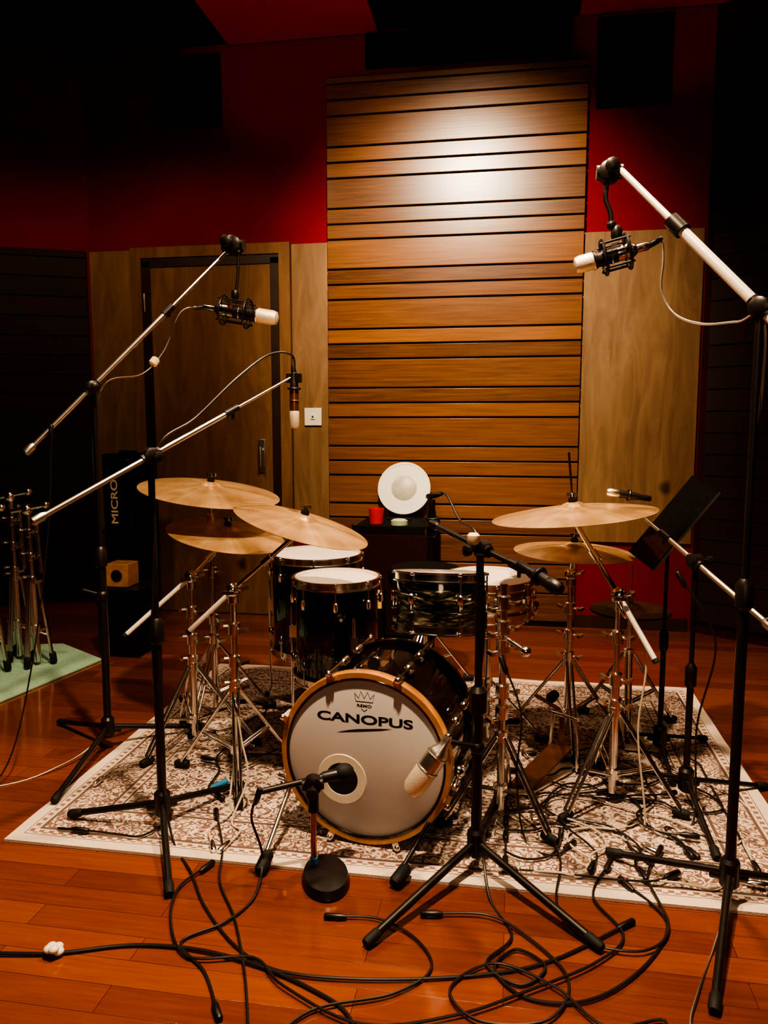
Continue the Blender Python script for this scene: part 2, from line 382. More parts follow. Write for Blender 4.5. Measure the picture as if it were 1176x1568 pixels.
def ldc(name,tail,head,r=.026,hang=None):
    tail=V(tail);head=V(head); d=(head-tail).normalized(); L=(head-tail).length
    b=B(); x,y,_=frame(d)
    b.lathe(tail,d,[(.009,0),(.012,.004),(.012,L*.16),(r*.75,L*.2),(r*.88,L*.24),(r*.88,L*.42)],CHROME,20)
    b.lathe(tail+d*L*.42,d,[(r*.9,0),(r*.9,L*.27),(r,L*.28),(r,L*.31)],BLACK,20)
    b.torus(tail+d*L*.5,d,r*.92,.002,CHROME)
    b.lathe(tail+d*L*.73,d,[(r*.98,0),(r,.01),(r*1.0,L*.2),(r*.85,L*.255),(r*.5,L*.27)],GRILLE,24)
    b.torus(tail+d*L*.735,d,r*1.02,.003,CHROME)
    for t in (.28,.60):
        c=tail+d*L*t; b.torus(c,d,r*1.95,.0045,BLACK)
        for k in range(6):
            a=k*math.pi/3+.3; e=x*math.cos(a)+y*math.sin(a); a2=a+.5; e2=x*math.cos(a2)+y*math.sin(a2)
            b.tube(c+e*r*1.95,c+e2*r*.9,.0022,RUBBER,seg=6)
    for k in range(4):
        a=k*math.pi/2+.78; e=(x*math.cos(a)+y*math.sin(a))*r*1.95; b.tube(tail+d*L*.24+e,tail+d*L*.64+e,.004,BLACK,seg=8)
    c=tail+d*L*.44
    if hang is not None:
        h=V(hang); top=c+V((0,0,r*2.0)); b.lathe(top-V((0,0,.01)),(0,0,1),[(.012,0),(.016,.01),(.016,.03),(.009,.04)],BLACK,12)
        b.path([top,top+(h-top)*.5+V((.004,0,0)),h],.006,BLACK); b.ball(h,.014,BLACK)
    return b.done(name)
def smallmic(name,tail,head,r=.011,body=BLACK,tip=GRILLE):
    tail=V(tail);head=V(head);d=(head-tail).normalized();L=(head-tail).length;b=B()
    b.lathe(tail,d,[(r*.6,0),(r*.75,.004),(r*.8,L*.25),(r,L*.35),(r,L*.72)],body,18)
    b.lathe(tail+d*L*.72,d,[(r,0),(r*1.15,L*.04),(r*1.15,L*.22),(r*.8,L*.28)],tip,18)
    b.torus(tail+d*L*.5,d,r*1.25,r*.35,BLACK); return b.done(name)
# A
b=B(); micstand(b,(-1.09,2.20),1.19,[(-1.42,2.20),(-.91,1.86),(-.93,2.50)],.0125)
boom(b,(-1.29,1.92,1.04),(-.74,2.55,1.46),(-1.075,2.175,1.205),mat2=STEEL,r=.0068); b.tube((-.74,2.55,1.46),(-.74,2.55,1.44),.012,BLACK)
b.box((-.735,2.55,1.455),(.05,.02,.03),BLACK); b.done("microphone_boom_stand")
b=B(); t=V((-.735,2.55,1.475)); d=V((-.005,0,-1)).normalized()
b.lathe(t,d,[(.008,0),(.011,.006),(.011,.03),(.014,.035),(.014,.06)],BLACK,18); b.lathe(t+d*.06,d,[(.0155,0),(.0155,.07)],COPPER,18); b.lathe(t+d*.13,d,[(.0155,0),(.0165,.004),(.0165,.05),(.012,.058)],GRILLE,18)
b.torus(t+d*.055,d,.018,.005,BLACK); b.torus(t+d*.095,d,.0165,.002,CHROME); b.done("pencil_microphone")
# B
b=B(); micstand(b,(-1.585,2.75),1.42,[(-1.52,2.27),(-1.93,2.95),(-1.27,2.98)],.0125)
boom(b,(-1.768,2.60,1.206),(-1.17,3.11,2.01),(-1.59,2.75,1.44),mat2=STEEL,r=.0085); joint(b,(-1.15,3.12,2.03),(1,0,0),s=1.5)
b.tube((-1.585,2.75,.63),(-1.66,2.74,.65),.008,BLACK); b.ball((-1.585,2.75,.63),.024,BLACK)
b.done("microphone_boom_stand")
ldc("condenser_microphone",(-1.28,3.10,1.785),(-.96,3.10,1.73),.030,(-1.125,3.11,2.0))
# C
b=B(); micstand(b,(.60,2.09),1.56,[(.46,1.66),(.30,2.26),(1.0,2.2)],.012)
boom(b,(.78,1.95,1.35),(.27,2.35,2.03),(.60,2.09,1.59),mat2=SILVER,r=.0125); joint(b,(.255,2.35,2.01),(1,0,0),s=1.2)
b.path([(.25,2.35,1.99),(.246,2.35,1.94),(.26,2.35,1.90),(.265,2.35,1.86)],.007,BLACK)
b.done("microphone_boom_stand")
ldc("condenser_microphone",(.37,2.35,1.805),(.165,2.35,1.755),.025,(.265,2.35,1.865))
# D
b=B(); micstand(b,(-.085,2.13),.94,[(-.34,1.75),(.24,1.83),(-.03,2.55)],.0135)
boom(b,(-.24,2.35,.993),(.105,1.975,.90),(-.08,2.165,.95))
b.lathe((-.105,2.15,.965),(0,0,1),[(.014,0),(.018,.006),(.018,.026),(.012,.032)],TAPE,12); b.tube((-.085,2.13,.38),(-.16,2.11,.40),.008,BLACK); b.ball((-.085,2.13,.38),.022,BLACK)
b.done("microphone_boom_stand")
smallmic("dynamic_microphone",(.02,2.06,.93),(.125,1.95,.885),.017,BLACK,BLACK)
smallmic("dynamic_microphone",(-.245,2.36,1.07),(-.25,2.38,.95),.015,BLACK,BLACK)
b=B(); t=V((-.165,2.11,.41)); h=V((-.275,2.09,.245)); d=(h-t).normalized(); L=(h-t).length
b.lathe(t,d,[(.012,0),(.014,.01),(.016,.03),(.027,.045),(.031,.06),(.031,L*.55)],STEEL,24)
b.lathe(t+d*L*.55,d,[(.032,0),(.033,.005),(.032,L*.34),(.024,L*.42),(.01,L*.45)],GRILLE,24); b.torus(t+d*L*.55,d,.032,.003,STEEL); b.torus(t+d*.06,d,.031,.003,STEEL)
b.done("kick_condenser_microphone")
# E
b=B(); rot=Euler((0,0,.35)).to_matrix()
c=V((-.505,2.01,0)); seg=36
rings=[(.082,.002),(.085,.012),(.078,.030),(.045,.040),(.0001,.042)]
vs=[];fs=[]
for r,z in rings:
    for i in range(seg):
        a=2*math.pi*i/seg; vs.append(c+rot@V((r*math.cos(a)*.80,r*math.sin(a)*1.2,0))+V((0,0,z)))
for j in range(len(rings)-1):
    for i in range(seg): k=(i+1)%seg; fs.append((j*seg+i,j*seg+k,(j+1)*seg+k,(j+1)*seg+i))
b.add(vs,fs,BLACK)
b.tube((-.545,2.03,.03),(-.545,2.03,.27),.009,COPPER); b.tube((-.545,2.03,.03),(-.545,2.03,.06),.012,BLUE); b.tube((-.545,2.03,.20),(-.545,2.03,.29),.016,BLACK)
joint(b,(-.545,2.03,.28),(1,.2,.1)); b.tube((-.69,1.99,.265),(-.50,2.07,.293),.009,BLACK); b.done("short_microphone_stand")
b=B(); b.lathe((-.53,2.06,.286),(.8,.45,.05),[(.012,0),(.016,.01),(.019,.07),(.012,.075)],BLACK,18); b.ball((-.47,2.095,.292),.026,RUBBER,(.8,.45,.05),1.2); b.done("kick_microphone")
# G
b=B(); micstand(b,(.605,2.65),.83,[(.62,2.28),(.92,2.82),(.33,2.88)],.010)
boom(b,(.75,2.35,.715),(.465,2.90,.97),(.60,2.64,.85),mat2=STEEL); b.done("microphone_boom_stand")
smallmic("pencil_microphone",(.50,2.92,1.03),(.34,2.90,1.055),.014,BLACK,STEEL)
# ------------------------------------------------------------------ chrome hardware
def trip(b,base,a0,R=.27,z1=.34,r=.012,mat=CHROME):
    x,y=base
    for k in range(3):
        a=a0+k*2.0944; dx,dy=math.cos(a),math.sin(a); px,py=-dy*.009,dx*.009
        fz=onrug(x,y)+.014
        for s_ in (-1,1):
            b.tube((x+dx*.018+px*s_,y+dy*.018+py*s_,z1),(x+dx*(R-.03)+px*s_,y+dy*(R-.03)+py*s_,fz+.015),.0055,mat,seg=8)
            b.tube((x+dx*.018+px*s_,y+dy*.018+py*s_,.12),(x+dx*R*.55+px*s_,y+dy*R*.55+py*s_,fz+(z1-fz)*.45),.0045,mat,seg=8)
        foot(b,(x+dx*R,y+dy*R,fz-.001),(dx,dy,-.12),.015,.055)
    for z in (z1,.12): b.lathe((x,y,z-.02),(0,0,1),[(r,0),(r*1.9,.004),(r*1.9,.036),(r,.04)],mat,16)
    b.tube((x,y,.05),(x,y,z1+.1),r,mat)
def wing(b,p,n=(1,0,0),mat=CHROME):
    p=V(p); n=V(n).normalized(); b.tube(p,p+n*.03,.0055,mat,seg=8)
    b.box(p+n*.032,(.012,.038,.012),mat,n.to_track_quat('X','Z').to_matrix())
def cymstand(name,base,zj,top,counter=None,a0=0,R=.27,nrm=(0,0,1),rodtop=.05,lower=CHROME):
    b=B(); x,y=base; trip(b,base,a0,R)
    b.tube((x,y,.1),(x,y,.46),.014,lower); b.tube((x,y,.44),(x,y,zj),.0105,lower)
    for z in (.36,.45,zj-.14): 
        if z>.3: b.lathe((x,y,z-.025),(0,0,1),[(.013,0),(.021,.004),(.021,.045),(.012,.05)],CHROME,16); wing(b,(x+.015,y,z),(1,-.6,0)); wing(b,(x-.012,y,z+.01),(-1,-.4,0))
    j=V((x,y,zj)); t=V(top)
    b.ball(j,.026,CHROME,k=1.1); wing(b,j+V((0,-.015,0)),(0,-1,0)); wing(b,j+V((.015,0,.0)),(1,-.2,.3)); b.lathe(j-V((0,0,.05)),(0,0,1),[(.011,0),(.019,.004),(.019,.03)],CHROME,14)
    under=t-V(nrm).normalized()*.05
    b.tube(j,under,.0085,CHROME); b.ball(under,.018,CHROME); wing(b,under,(0,-1,.2)); wing(b,under,(1,-.3,0))
    m=j.lerp(under,.45); b.tube(m,m+(under-j).normalized()*.04,.014,CHROME)
    if counter: 
        c=V(counter); b.tube(j,c,.009,SILVER); b.tube(c,c+(c-j).normalized()*.012,.011,RUBBER)
    n=V(nrm).normalized()
    b.tube(under,t+n*rodtop,.004,CHROME,seg=8)
    b.lathe(t-n*.022,n,[(.016,0),(.018,.004),(.018,.012)],CLOTH,14); b.lathe(t+n*.016,n,[(.014,0),(.016,.004),(.012,.014),(.006,.018)],CLOTH,14)
    b.lathe(t+n*.032,n,[(.007,0),(.009,.003),(.007,.014)],CHROME,10); b.box(t+n*.042,(.038,.008,.014),CHROME)
    return b.done(name)
def cymbal(name,c,n,R,mat=BRONZE,flip=1):
    b=B(); up=[(.006,.016),(.018,.0155),(.032,.011),(.042,.004),(.05,.0)]
    for i in range(1,13):
        t=i/12; up.append((.05+(R-.05)*t,-.002-.028*(R/.28)*t**1.6))
    dn=[(r,h-.0016) for r,h in reversed(up)]
    b.lathe(c,n,up+dn,mat,72,False); return b.done(name,c,basis=n)
n1=(.15,-.07,1);n2=(.30,-.02,1);n3=(.20,-.08,1);n4=(-.10,-.01,1);n5=(.03,-.02,1)
c1=(-1.235,3.02,1.050);c2=(-.722,2.6,.972);c3=(-1.14,2.95,.878);c4=(.21,2.75,1.015);c5=(.245,3.08,.825)
cymstand("cymbal_stand",(-1.285,3.14),.80,c1,None,.5,nrm=n1)
cymstand("cymbal_stand",(-.98,2.58),.71,c2,(-1.14,2.56,.56),.9,.26,nrm=n2)
cymstand("cymbal_stand",(-1.25,2.83),.70,c3,(-1.45,2.68,.50),.1,nrm=n3)
cymstand("cymbal_stand",(.355,2.60),.735,c4,(.455,2.48,.56),-.3,.25,nrm=n4,rodtop=.19)
cymstand("cymbal_stand",(.24,3.14),.70,c5,None,.6,nrm=n5)
cymbal("ride_cymbal",c1,n1,.290); cymbal("crash_cymbal",c2,n2,.243); cymbal("crash_cymbal",c3,n3,.240)
cymbal("crash_cymbal",c4,n4,.285); cymbal("crash_cymbal",c5,n5,.235)
# hi-hat
b=B(); trip(b,(.50,3.30),.4,.24); b.tube((.50,3.30,.1),(.50,3.30,.50),.0105,CHROME); b.tube((.50,3.30,.5),(.50,3.30,.72),.0035,CHROME)
b.lathe((.50,3.30,.555),(0,0,1),[(.008,0),(.011,.004),(.011,.05)],CHROME,12)
b.box((.50,3.15,.05),(.085,.24,.010),STEEL,(math.radians(12),0,0)); b.done("hi_hat_stand")
b=B()
for s_,z in ((1,.540),(-1,.505)):
    pr=[(.006,.014*s_),(.03,.010*s_),(.045,0),(.10,-.006*s_),(.165,-.014*s_)]; b.lathe((.50,3.30,z),(0,0,1),pr+[(r,h-.0015) for r,h in reversed(pr)],DHAT,56,False)
b.done("hi_hat_cymbals",(.5,3.3,.52))
# ------------------------------------------------------------------ drums
def drum(b,c,n,R,h,shell,nl=8,head=HEAD,rim=CHROME,ph=.2):
    c=V(c); x,y,n=frame(n)
    b.lathe(c-n*h,n,[(R-.002,.0),(R,.004),(R,h-.004),(R-.002,h)],shell,64)
    b.lathe(c+n*.0015,n,[(.0001,0),(R-.004,0),(R+.002,-.006)],head,64,False)
    for o,s_ in ((c,1),(c-n*h,-1)):
        b.ring(o,n*s_,[(R+.001,-.022),(R+.013,-.022),(R+.013,-.018),(R+.006,-.016),(R+.006,.006),(R+.012,.008),(R+.012,.012),(R+.002,.012)],rim,64)
    for k in range(nl):
        a=2*math.pi*k/nl+ph; e=x*math.cos(a)+y*math.sin(a)
        for o,s_ in ((c,-1),(c-n*h,1)):
            L=min(.055,h*.3); p=o+e*(R+.012); q=p+n*s_*(L*1.2)
            b.tube(p-n*s_*.004,q,.0035,rim,seg=6); b.ball(p-n*s_*.006,.007,rim,seg=8)
            b.lathe(q-n*s_*.006,n*s_,[(.006,0),(.0105,.005),(.0105,.032),(.006,.038)],rim,10); b.tube(q+n*s_*.015,q+n*s_*.015-e*.014,.008,rim,seg=8)
def floortom(name,c,R,h,nl=8,ph=.2):
    b=B(); drum(b,c,(0,0,1),R,h,SHELL,nl,ph=ph)
    for k in range(3):
        a=k*2.094+1.1; e=V((math.cos(a),math.sin(a),0)); p=V((c[0],c[1],0))+e*(R+.022)
        f=V((p.x,p.y,RZ+.012)); b.tube((p.x,p.y,c[2]-.12),(p.x,p.y,.06),.0055,CHROME,seg=8); b.tube((p.x,p.y,.062),(p.x+e.x*.02,p.y+e.y*.02,.012),.0055,CHROME,seg=8)
        b.ball((p.x+e.x*.02,p.y+e.y*.02,RZ+.010),.013,RUBBER); b.box((p.x-e.x*.008,p.y-e.y*.008,c[2]-h*.55),(.03,.03,.05),CHROME,(0,0,a))
    b.done(name)
floortom("floor_tom",(-.69,2.97,.685),.165,.40)
floortom("floor_tom",(-.89,3.42,.700),.203,.44)
# rack tom
b=B(); tc=V((-.245,2.66,.775)); tn=V((0.0,.15,1)); drum(b,tc,tn,.152,.185,PEARL,6,ph=.52)
b.lathe((-.245,2.518,.695),(0,-1,.12),[(.022,0),(.022,.003)],WHITE,20)
b.box((-.09,2.66,.70),(.02,.05,.06),CHROME); b.path([(-.085,2.66,.70),(-.05,2.62,.70),(-.03,2.50,.72),(-.03,2.43,.74)],.007,CHROME)
b.done("rack_tom")
b=B(); trip(b,(-.02,2.42),-.65,.22,.30); b.tube((-.02,2.42,.1),(-.02,2.42,.80),.012,CHROME)
for z in (.38,.45,.60,.66,.74): b.lathe((-.02,2.42,z-.025),(0,0,1),[(.012,0),(.022,.004),(.022,.045),(.011,.05)],CHROME,16); wing(b,(-.005,2.42,z),(1,-.3,0)); wing(b,(-.03,2.41,z-.02),(-1,-.6,0))
b.tube((-.02,2.42,.63),(.05,2.36,.60),.008,CHROME); b.ball((.05,2.36,.60),.018,CHROME)
b.done("tom_stand")
b=B(); drum(b,(-.085,3.00,.70),(0,-.03,1),.168,.13,STEEL,8)
b.done("snare_drum")
b=B(); trip(b,(-.085,3.00),.3,.26,.28); b.tube((-.085,3.00,.1),(-.085,3.00,.47),.011,CHROME)
for k in range(3):
    a=k*2.094+.3; e=V((math.cos(a),math.sin(a),0)); p=V((-.085,3.00,.46)); b.path([p,p+e*.10+V((0,0,.03)),p+e*.195+V((0,0,.10)),p+e*.195+V((0,0,.14))],.006,CHROME); b.ball(p+e*.195+V((0,0,.13)),.012,RUBBER)
b.done("snare_stand")
# bass drum (modelled square-on, then turned a few degrees on the rug)
bx,by,bz,R=-.430,2.205,.286,.258; YAW=math.radians(-7)
BC=(bx,by,0)
b=B(); ax=V((0,1,0)); c0=V((bx,by,bz))
b.lathe(c0+ax*.02,ax,[(R-.006,0),(R-.004,.36)],SHELL,96)
b.lathe(c0+ax*.004,-ax,[(.0001,.002),(R-.012,.002),(R,-.006)],BHEAD,96,False)
for y in (0,.365):
    b.ring(c0+ax*(y-.004),ax,[(R-.003,0),(R+.013,0),(R+.015,.004),(R+.015,.034),(R+.012,.038),(R-.003,.038)],MAPLE if y==0 else SHELL,96)
b.torus(c0-ax*.001,ax,R-.007,.005,SHELL,96,6)
for k in range(8):
    a=2*math.pi*k/8+.39; e=V((math.cos(a),0,math.sin(a)))
    for y,s_ in ((-.006,1),(.40,-1)):
        p=c0+ax*y+e*(R+.012)
        b.box(p+e*.006+ax*.014*s_,(.020,.050,.018),CHROME,Matrix((V((-e.z,0,e.x)),ax,e)).transposed())
        b.tube(p+e*.014,p+ax*.12*s_+e*.014,.0038,CHROME,seg=6)
        b.ball(p+e*.014-ax*.008*s_,.010,CHROME,seg=8)
        b.lathe(p+ax*.11*s_+e*.010,ax*s_,[(.008,0),(.013,.006),(.013,.045),(.008,.05)],CHROME,12)
b.tube((-.690,2.40,.26),(-.675,2.00,.03),.007,CHROME); foot(b,(-.672,1.97,.016),(0.03,-1,-.35),.019,.07); b.ball((-.690,2.40,.26),.025,CHROME)
b.tube((-.172,2.38,.20),(-.275,2.05,.035),.007,BLACK); foot(b,(-.284,2.02,.018),(-.35,-1,-.3),.019,.07); b.ball((-.172,2.38,.20),.022,CHROME)
b.box((bx,2.33,.54),(.07,.06,.02),CHROME); b.ball((bx,2.33,.555),.018,CHROME); b.lathe((bx,2.31,.553),(0,-1,.3),[(.02,0),(.02,.01)],BLACK,16)
pc=V((-.503,by+.003,.212)); b.ring(pc,-ax,[(.050,.0),(.052,.004),(.078,.004),(.081,0)],WHITE,48)
b.lathe(pc,-ax,[(.0001,.002),(.051,.002)],RUBBER,40,False)  # flat black disc: the dark of the port opening put in as colour
y=by+.0018
def pl(pts,r=.0010): b.path([(bx+px,y+.0004,pz) for px,pz in pts],r,INK,5,1)
pl([(px*.9,pz+.006) for px,pz in [(-.030,.460),(-.035,.486),(-.020,.470),(-.012,.492),(0,.470),(.012,.492),(.020,.470),(.035,.486),(.030,.460),(-.030,.460)]])
pl([(-.009,.443),(0,.436),(.009,.443)])
b.add([(bx-.092,y-.0004,.360),(bx-.02,y-.0004,.370),(bx+.05,y-.0004,.381),(bx+.09,y-.0004,.390),(bx+.05,y-.0004,.387),(bx-.02,y-.0004,.378),(bx-.05,y-.0004,.372)],[(0,1,2,3,4,5,6)],INK)
b.rotz(BC,YAW); bd_=b.done("bass_drum")
text("CANOPUS",(bx,by+.0017,.410),.305,.029,INK,(math.pi/2,0,YAW),"logo_lettering",bd_,bold=.028,depth=.0004)
text("REMO",(bx,by+.0017,.453),.046,.009,INK,(math.pi/2,0,YAW),"logo_small",bd_,depth=.0004)
def pedal(name,x,y,rz,strap=COPPER,board=BLACK):
    b=B(); M=Euler((0,0,rz)).to_matrix(); o=V((x,y,RZ+.004))
    def T(p): return o+M@V(p)
    b.box(T((0,0,.004)),(.095,.30,.008),STEEL,(0,0,rz))
    b.box(T((0,.01,.05)),(.085,.27,.008),board,M@Euler((-.28,0,0)).to_matrix())
    for s_ in (-1,1): b.path([T((s_*.06,-.13,.004)),T((s_*.055,-.13,.12)),T((s_*.045,-.13,.20))],.007,CHROME)
    b.tube(T((-.06,-.13,.20)),T((.06,-.13,.20)),.006,CHROME)
    b.path([T((0,-.13,.20)),T((0,-.10,.25)),T((0,-.06,.29))],.004,CHROME); b.lathe(T((0,-.03,.29)),M@V((0,-1,.3)),[(.016,0),(.02,.01),(.016,.04)],CLOTH,14)
    b.box(T((0,-.115,.13)),(.02,.004,.14),strap,(0,0,rz)); b.done(name)
pedal("bass_drum_pedal",-.42,2.86,0); pedal("hi_hat_pedal",.13,2.74,2.5,board=BROWN)
b=B(); t=V((-.42,3.75,0)); trip(b,(t.x,t.y),.2,.25,.3); b.tube((t.x,t.y,.1),(t.x,t.y,.50),.014,CHROME)
b.lathe((t.x,t.y,.49),(0,0,1),[(.10,0),(.17,.012),(.185,.04),(.185,.08),(.17,.105),(.12,.115),(.0001,.118)],CLOTH,40); b.done("drum_throne")
b=B(); b.box((-.67,3.72,.24),(.09,.16,.46),CLOTH); b.box((-.655,3.635,.45),(.07,.01,.09),YEL); b.done("stick_bag")
# ------------------------------------------------------------------ back items
b=B(); b.box((-.68,4.62,.36),(.46,.46,.70),CLOTH); b.box((-.68,4.385,.36),(.40,.012,.60),FOAM)
for sx in (-.91,-.45):
    for z in (.02,.70): b.box((sx,4.39,z),(.03,.03,.04),BLACK)
b.tube((-.76,4.62,.725),(-.60,4.62,.725),.008,BLACK); b.done("guitar_amplifier",bevel=.006)
b=B(); dn=V((0,-1,.28)).normalized(); dc=V((-.685,4.875,.893)); b.lathe(dc,dn,[(.0001,.004),(.155,.004)],HEAD,56,False); b.lathe(dc,-dn,[(.0001,.004),(.155,.004)],HEAD,56,False)
b.ring(dc,dn,[(.155,-.006),(.170,-.006),(.170,.006),(.155,.006)],WHITE,56); b.lathe(dc,dn,[(.0001,.0055),(.080,.0055),(.082,.004)],simple("translucent_dot",(.5,.46,.38),.4),40,False); b.done("spare_drumhead")
b=B(); b.lathe((-.80,4.50,.711),(0,0,1),[(.040,0),(.046,.09),(.043,.09),(.038,.01),(.0001,.01)],REDP,24,False); b.done("red_cup")
b=B(); b.lathe((-.655,4.46,.711),(0,0,1),[(.05,0),(.05,.026),(.04,.03)],GREEN,28); b.torus((-.655,4.46,.738),(0,0,1),.035,.006,WHITE); b.done("tape_roll")
b=B(); b.box((-2.38,4.50,.56),(.20,.28,1.12),CLOTH); b.box((-2.38,4.355,.56),(.17,.01,1.06),BLACK)
b.tube((-2.44,4.5,1.13),(-2.32,4.5,1.13),.01,BLACK); cs=b.done("tall_equipment_case",bevel=.012)
text("MICRO",(-2.40,4.347,.83),.27,.045,TAPE,(math.pi/2,-math.pi/2,0),"case_lettering",cs)
b=B(); b.box((-2.16,4.02,.19),(.24,.24,.37),CLOTH); b.box((-2.16,4.02,.385),(.25,.25,.02),BLACK); b.done("equipment_crate",bevel=.006)
b=B(); b.box((-2.165,3.98,.462),(.13,.13,.13),MAPLE); b.lathe((-2.165,3.915,.462),(0,-1,0),[(.03,0),(.035,.004),(.028,.006)],BLACK,20); b.done("small_wooden_box",bevel=.004)
def folded(x,y,h,lean):
    b=B(); 
    def T(px,py,z): return (x+px+lean*z,y+py,z+.014)
    b.tube(T(0,0,.02),T(0,0,h*.55),.018,CHROME); b.tube(T(0,0,h*.5),T(0,0,h),.013,CHROME)
    for k in range(3):
        a=k*2.094+.4; cx,cy=math.cos(a),math.sin(a)
        for o in (-.007,.007): b.tube(T(cx*.03-cy*o,cy*.03+cx*o,.46),T(cx*.075-cy*o,cy*.075+cx*o,.04),.008,CHROME)
        b.tube(T(cx*.02,cy*.02,.18),T(cx*.06,cy*.06,.16),.006,CHROME); foot(b,T(cx*.08,cy*.08,.006),(cx*.1,cy*.1,-1),.018,.06)
    for z in (.46,.2,h*.55,h*.7,h*.85): b.lathe(T(0,0,z-.02),(lean,0,1),[(.016,0),(.027,.005),(.027,.04),(.016,.045)],CHROME,14); wing(b,T(.015,0,z),(1,-.5,0)); wing(b,T(-.015,0,z+.02),(-1,-.5,0))
    b.tube(T(-.09,0,h-.01),T(.12,0,h+.03),.013,CHROME); b.ball(T(0,0,h),.03,CHROME); b.ball(T(.11,0,h+.027),.02,CHROME)
    b.tube(T(.03,.02,h*.95),T(.045,.02,.5),.010,CHROME)
    b.done("folded_cymbal_stand")
folded(-2.50,3.66,.84,-.02); folded(-2.66,3.74,.90,-.01); folded(-2.66,3.50,.84,.0); folded(-2.86,3.66,.82,-.01)
# music stand
b=B(); micstand(b,(.585,3.02),.86,[(.585,2.76),(.80,3.2),(.42,3.2)],.009)
Rm=Euler((math.radians(-20),math.radians(-52),math.radians(8))).to_matrix()
cc=V((.60,3.02,.93)); b.box(cc,(.37,.012,.115),CLOTH,Rm); b.box(cc+Rm@V((0,-.025,-.058)),(.37,.05,.008),BLACK,Rm); b.box(cc+Rm@V((-.12,-.02,0)),(.12,.03,.10),FOAM,Rm)
b.tube((.585,3.02,.84),(.60,3.03,.93),.012,BLACK); b.done("music_stand")
# ------------------------------------------------------------------ cables
def cable(pts,r=.0042,mat=CABLE,name="audio_cable",ends=True,sub=8):
    b=B(); b.path(pts,r,mat,7,sub)
    if ends:
        for p,q in ((pts[0],pts[1]),(pts[-1],pts[-2])):
            p=V(p);q=V(q); d=(q-p).normalized() if (q-p).length>1e-6 else V((0,0,1)); b.lathe(p-d*.02,d,[(.006,0),(.009,.004),(.009,.045),(.005,.06)],CHROME if mat is WCABLE else BLACK,10)
    b.done(name)
def fl(pts,z=.006): 
    out=[]
    for i,(x,y) in enumerate(pts): out.append((x,y,onrug(x,y)+z+.0015*math.sin(i*1.7)))
    return out
cable([(-.735,2.55,1.46),(-.74,2.55,1.53),(-.80,2.49,1.53),(-.88,2.40,1.45),(-.98,2.29,1.32),(-1.06,2.19,1.23),(-1.075,2.18,1.0),(-1.10,2.19,.6),(-1.08,2.185,.2)]+fl([(-1.02,2.12),(-.9,1.98),(-.80,1.84),(-.66,1.70),(-.52,1.63),(-.30,1.64),(-.05,1.70),(.12,1.78),(.32,1.95)]),.0038)
cable([(-1.28,3.10,1.785),(-1.36,3.06,1.76),(-1.41,3.0,1.60),(-1.47,2.92,1.50),(-1.57,2.80,1.45),(-1.60,2.75,1.2),(-1.58,2.77,.6),(-1.60,2.75,.1)]+fl([(-1.7,2.5),(-1.9,2.3),(-2.1,2.2)]),.0030,STEEL)
b=B(); b.lathe((-1.43,2.97,1.565),(-.3,-.4,-.6),[(.012,0),(.018,.005),(.018,.03),(.012,.035)],TAPE,12); b.done("tape_flag")
cable([(.37,2.35,1.805),(.40,2.34,1.82),(.405,2.32,1.76),(.40,2.30,1.67),(.43,2.26,1.60),(.49,2.20,1.565),(.56,2.13,1.56),(.61,2.08,1.55),(.612,2.10,1.2),(.59,2.10,.6),(.61,2.08,.12)]+fl([(.52,1.9),(.44,1.72),(.40,1.6),(.42,1.45)]),.0034,STEEL)
cable([(-.245,2.36,1.08),(-.20,2.33,1.09),(-.15,2.25,1.02),(-.09,2.17,.97),(-.072,2.14,.7),(-.10,2.14,.4),(-.07,2.13,.12)]+fl([(-.04,2.0),(.02,1.85),(-.04,1.74),(.04,1.68),(.10,1.75),(.03,1.80),(-.02,1.72),(.06,1.64),(.20,1.66),(.34,1.80),(.42,1.98),(.33,2.12)]),.0038)
cable([(-.69,1.98,.265),(-.72,2.0,.18),(-.70,2.03,.05)]+fl([(-.68,1.9),(-.72,1.78),(-.80,1.69),(-.70,1.60),(-.62,1.48)]),.0038)
cable(fl([(-1.45,1.52),(-1.25,1.57),(-1.09,1.60),(-.92,1.66),(-.75,1.67),(-.58,1.64),(-.44,1.59),(-.34,1.53),(-.29,1.42),(-.28,1.30)]),.0045)
b=B(); 
for k in range(5): b.ball((-1.09+.012*math.cos(k*1.3),1.60+.012*math.sin(k*1.3),.014+.003*k),.013,WHITE,k=.7)
b.done("cable_tie_knot")
cable(fl([(-.86,2.02),(-.90,1.90),(-.86,1.76),(-.76,1.64),(-.60,1.66),(-.50,1.58),(-.30,1.50),(-.10,1.56),(.06,1.66),(.22,1.78),(.30,1.90),(.24,2.05),(.30,2.2)],.010),.0036)
cable(fl([(-.95,2.3),(-.85,2.1),(-.80,1.95),(-.70,1.80),(-.60,1.60),(-.52,1.40)],.008),.0034)
cable(fl([(-.2,1.9),(-.05,1.92),(.05,1.86),(.15,1.72),(.10,1.58),(-.05,1.55),(-.12,1.64),(-.02,1.74),(.12,1.68),(.22,1.58),(.35,1.62),(.30,1.50)],.009),.0034)
cable(fl([(-.45,1.85),(-.33,1.86),(-.22,1.80),(-.17,1.70),(-.25,1.60),(-.42,1.52),(-.5,1.38)],.007),.0034)
cable(fl([(.12,2.4),(.16,2.2),(.14,2.0),(.20,1.86),(.34,1.84),(.42,1.95),(.40,2.15),(.46,2.3)],.011),.0034)
cable([(-.97,2.55,.30),(-.96,2.5,.12)]+fl([(-.94,2.40),(-.90,2.30),(-.93,2.2),(-.88,2.1)]),.0035,WCABLE)
cable([(-.93,2.45,.34),(-.90,2.42,.22),(-.86,2.36,.12)]+fl([(-.88,2.26),(-.83,2.2),(-.85,2.1)]),.0035,WCABLE)
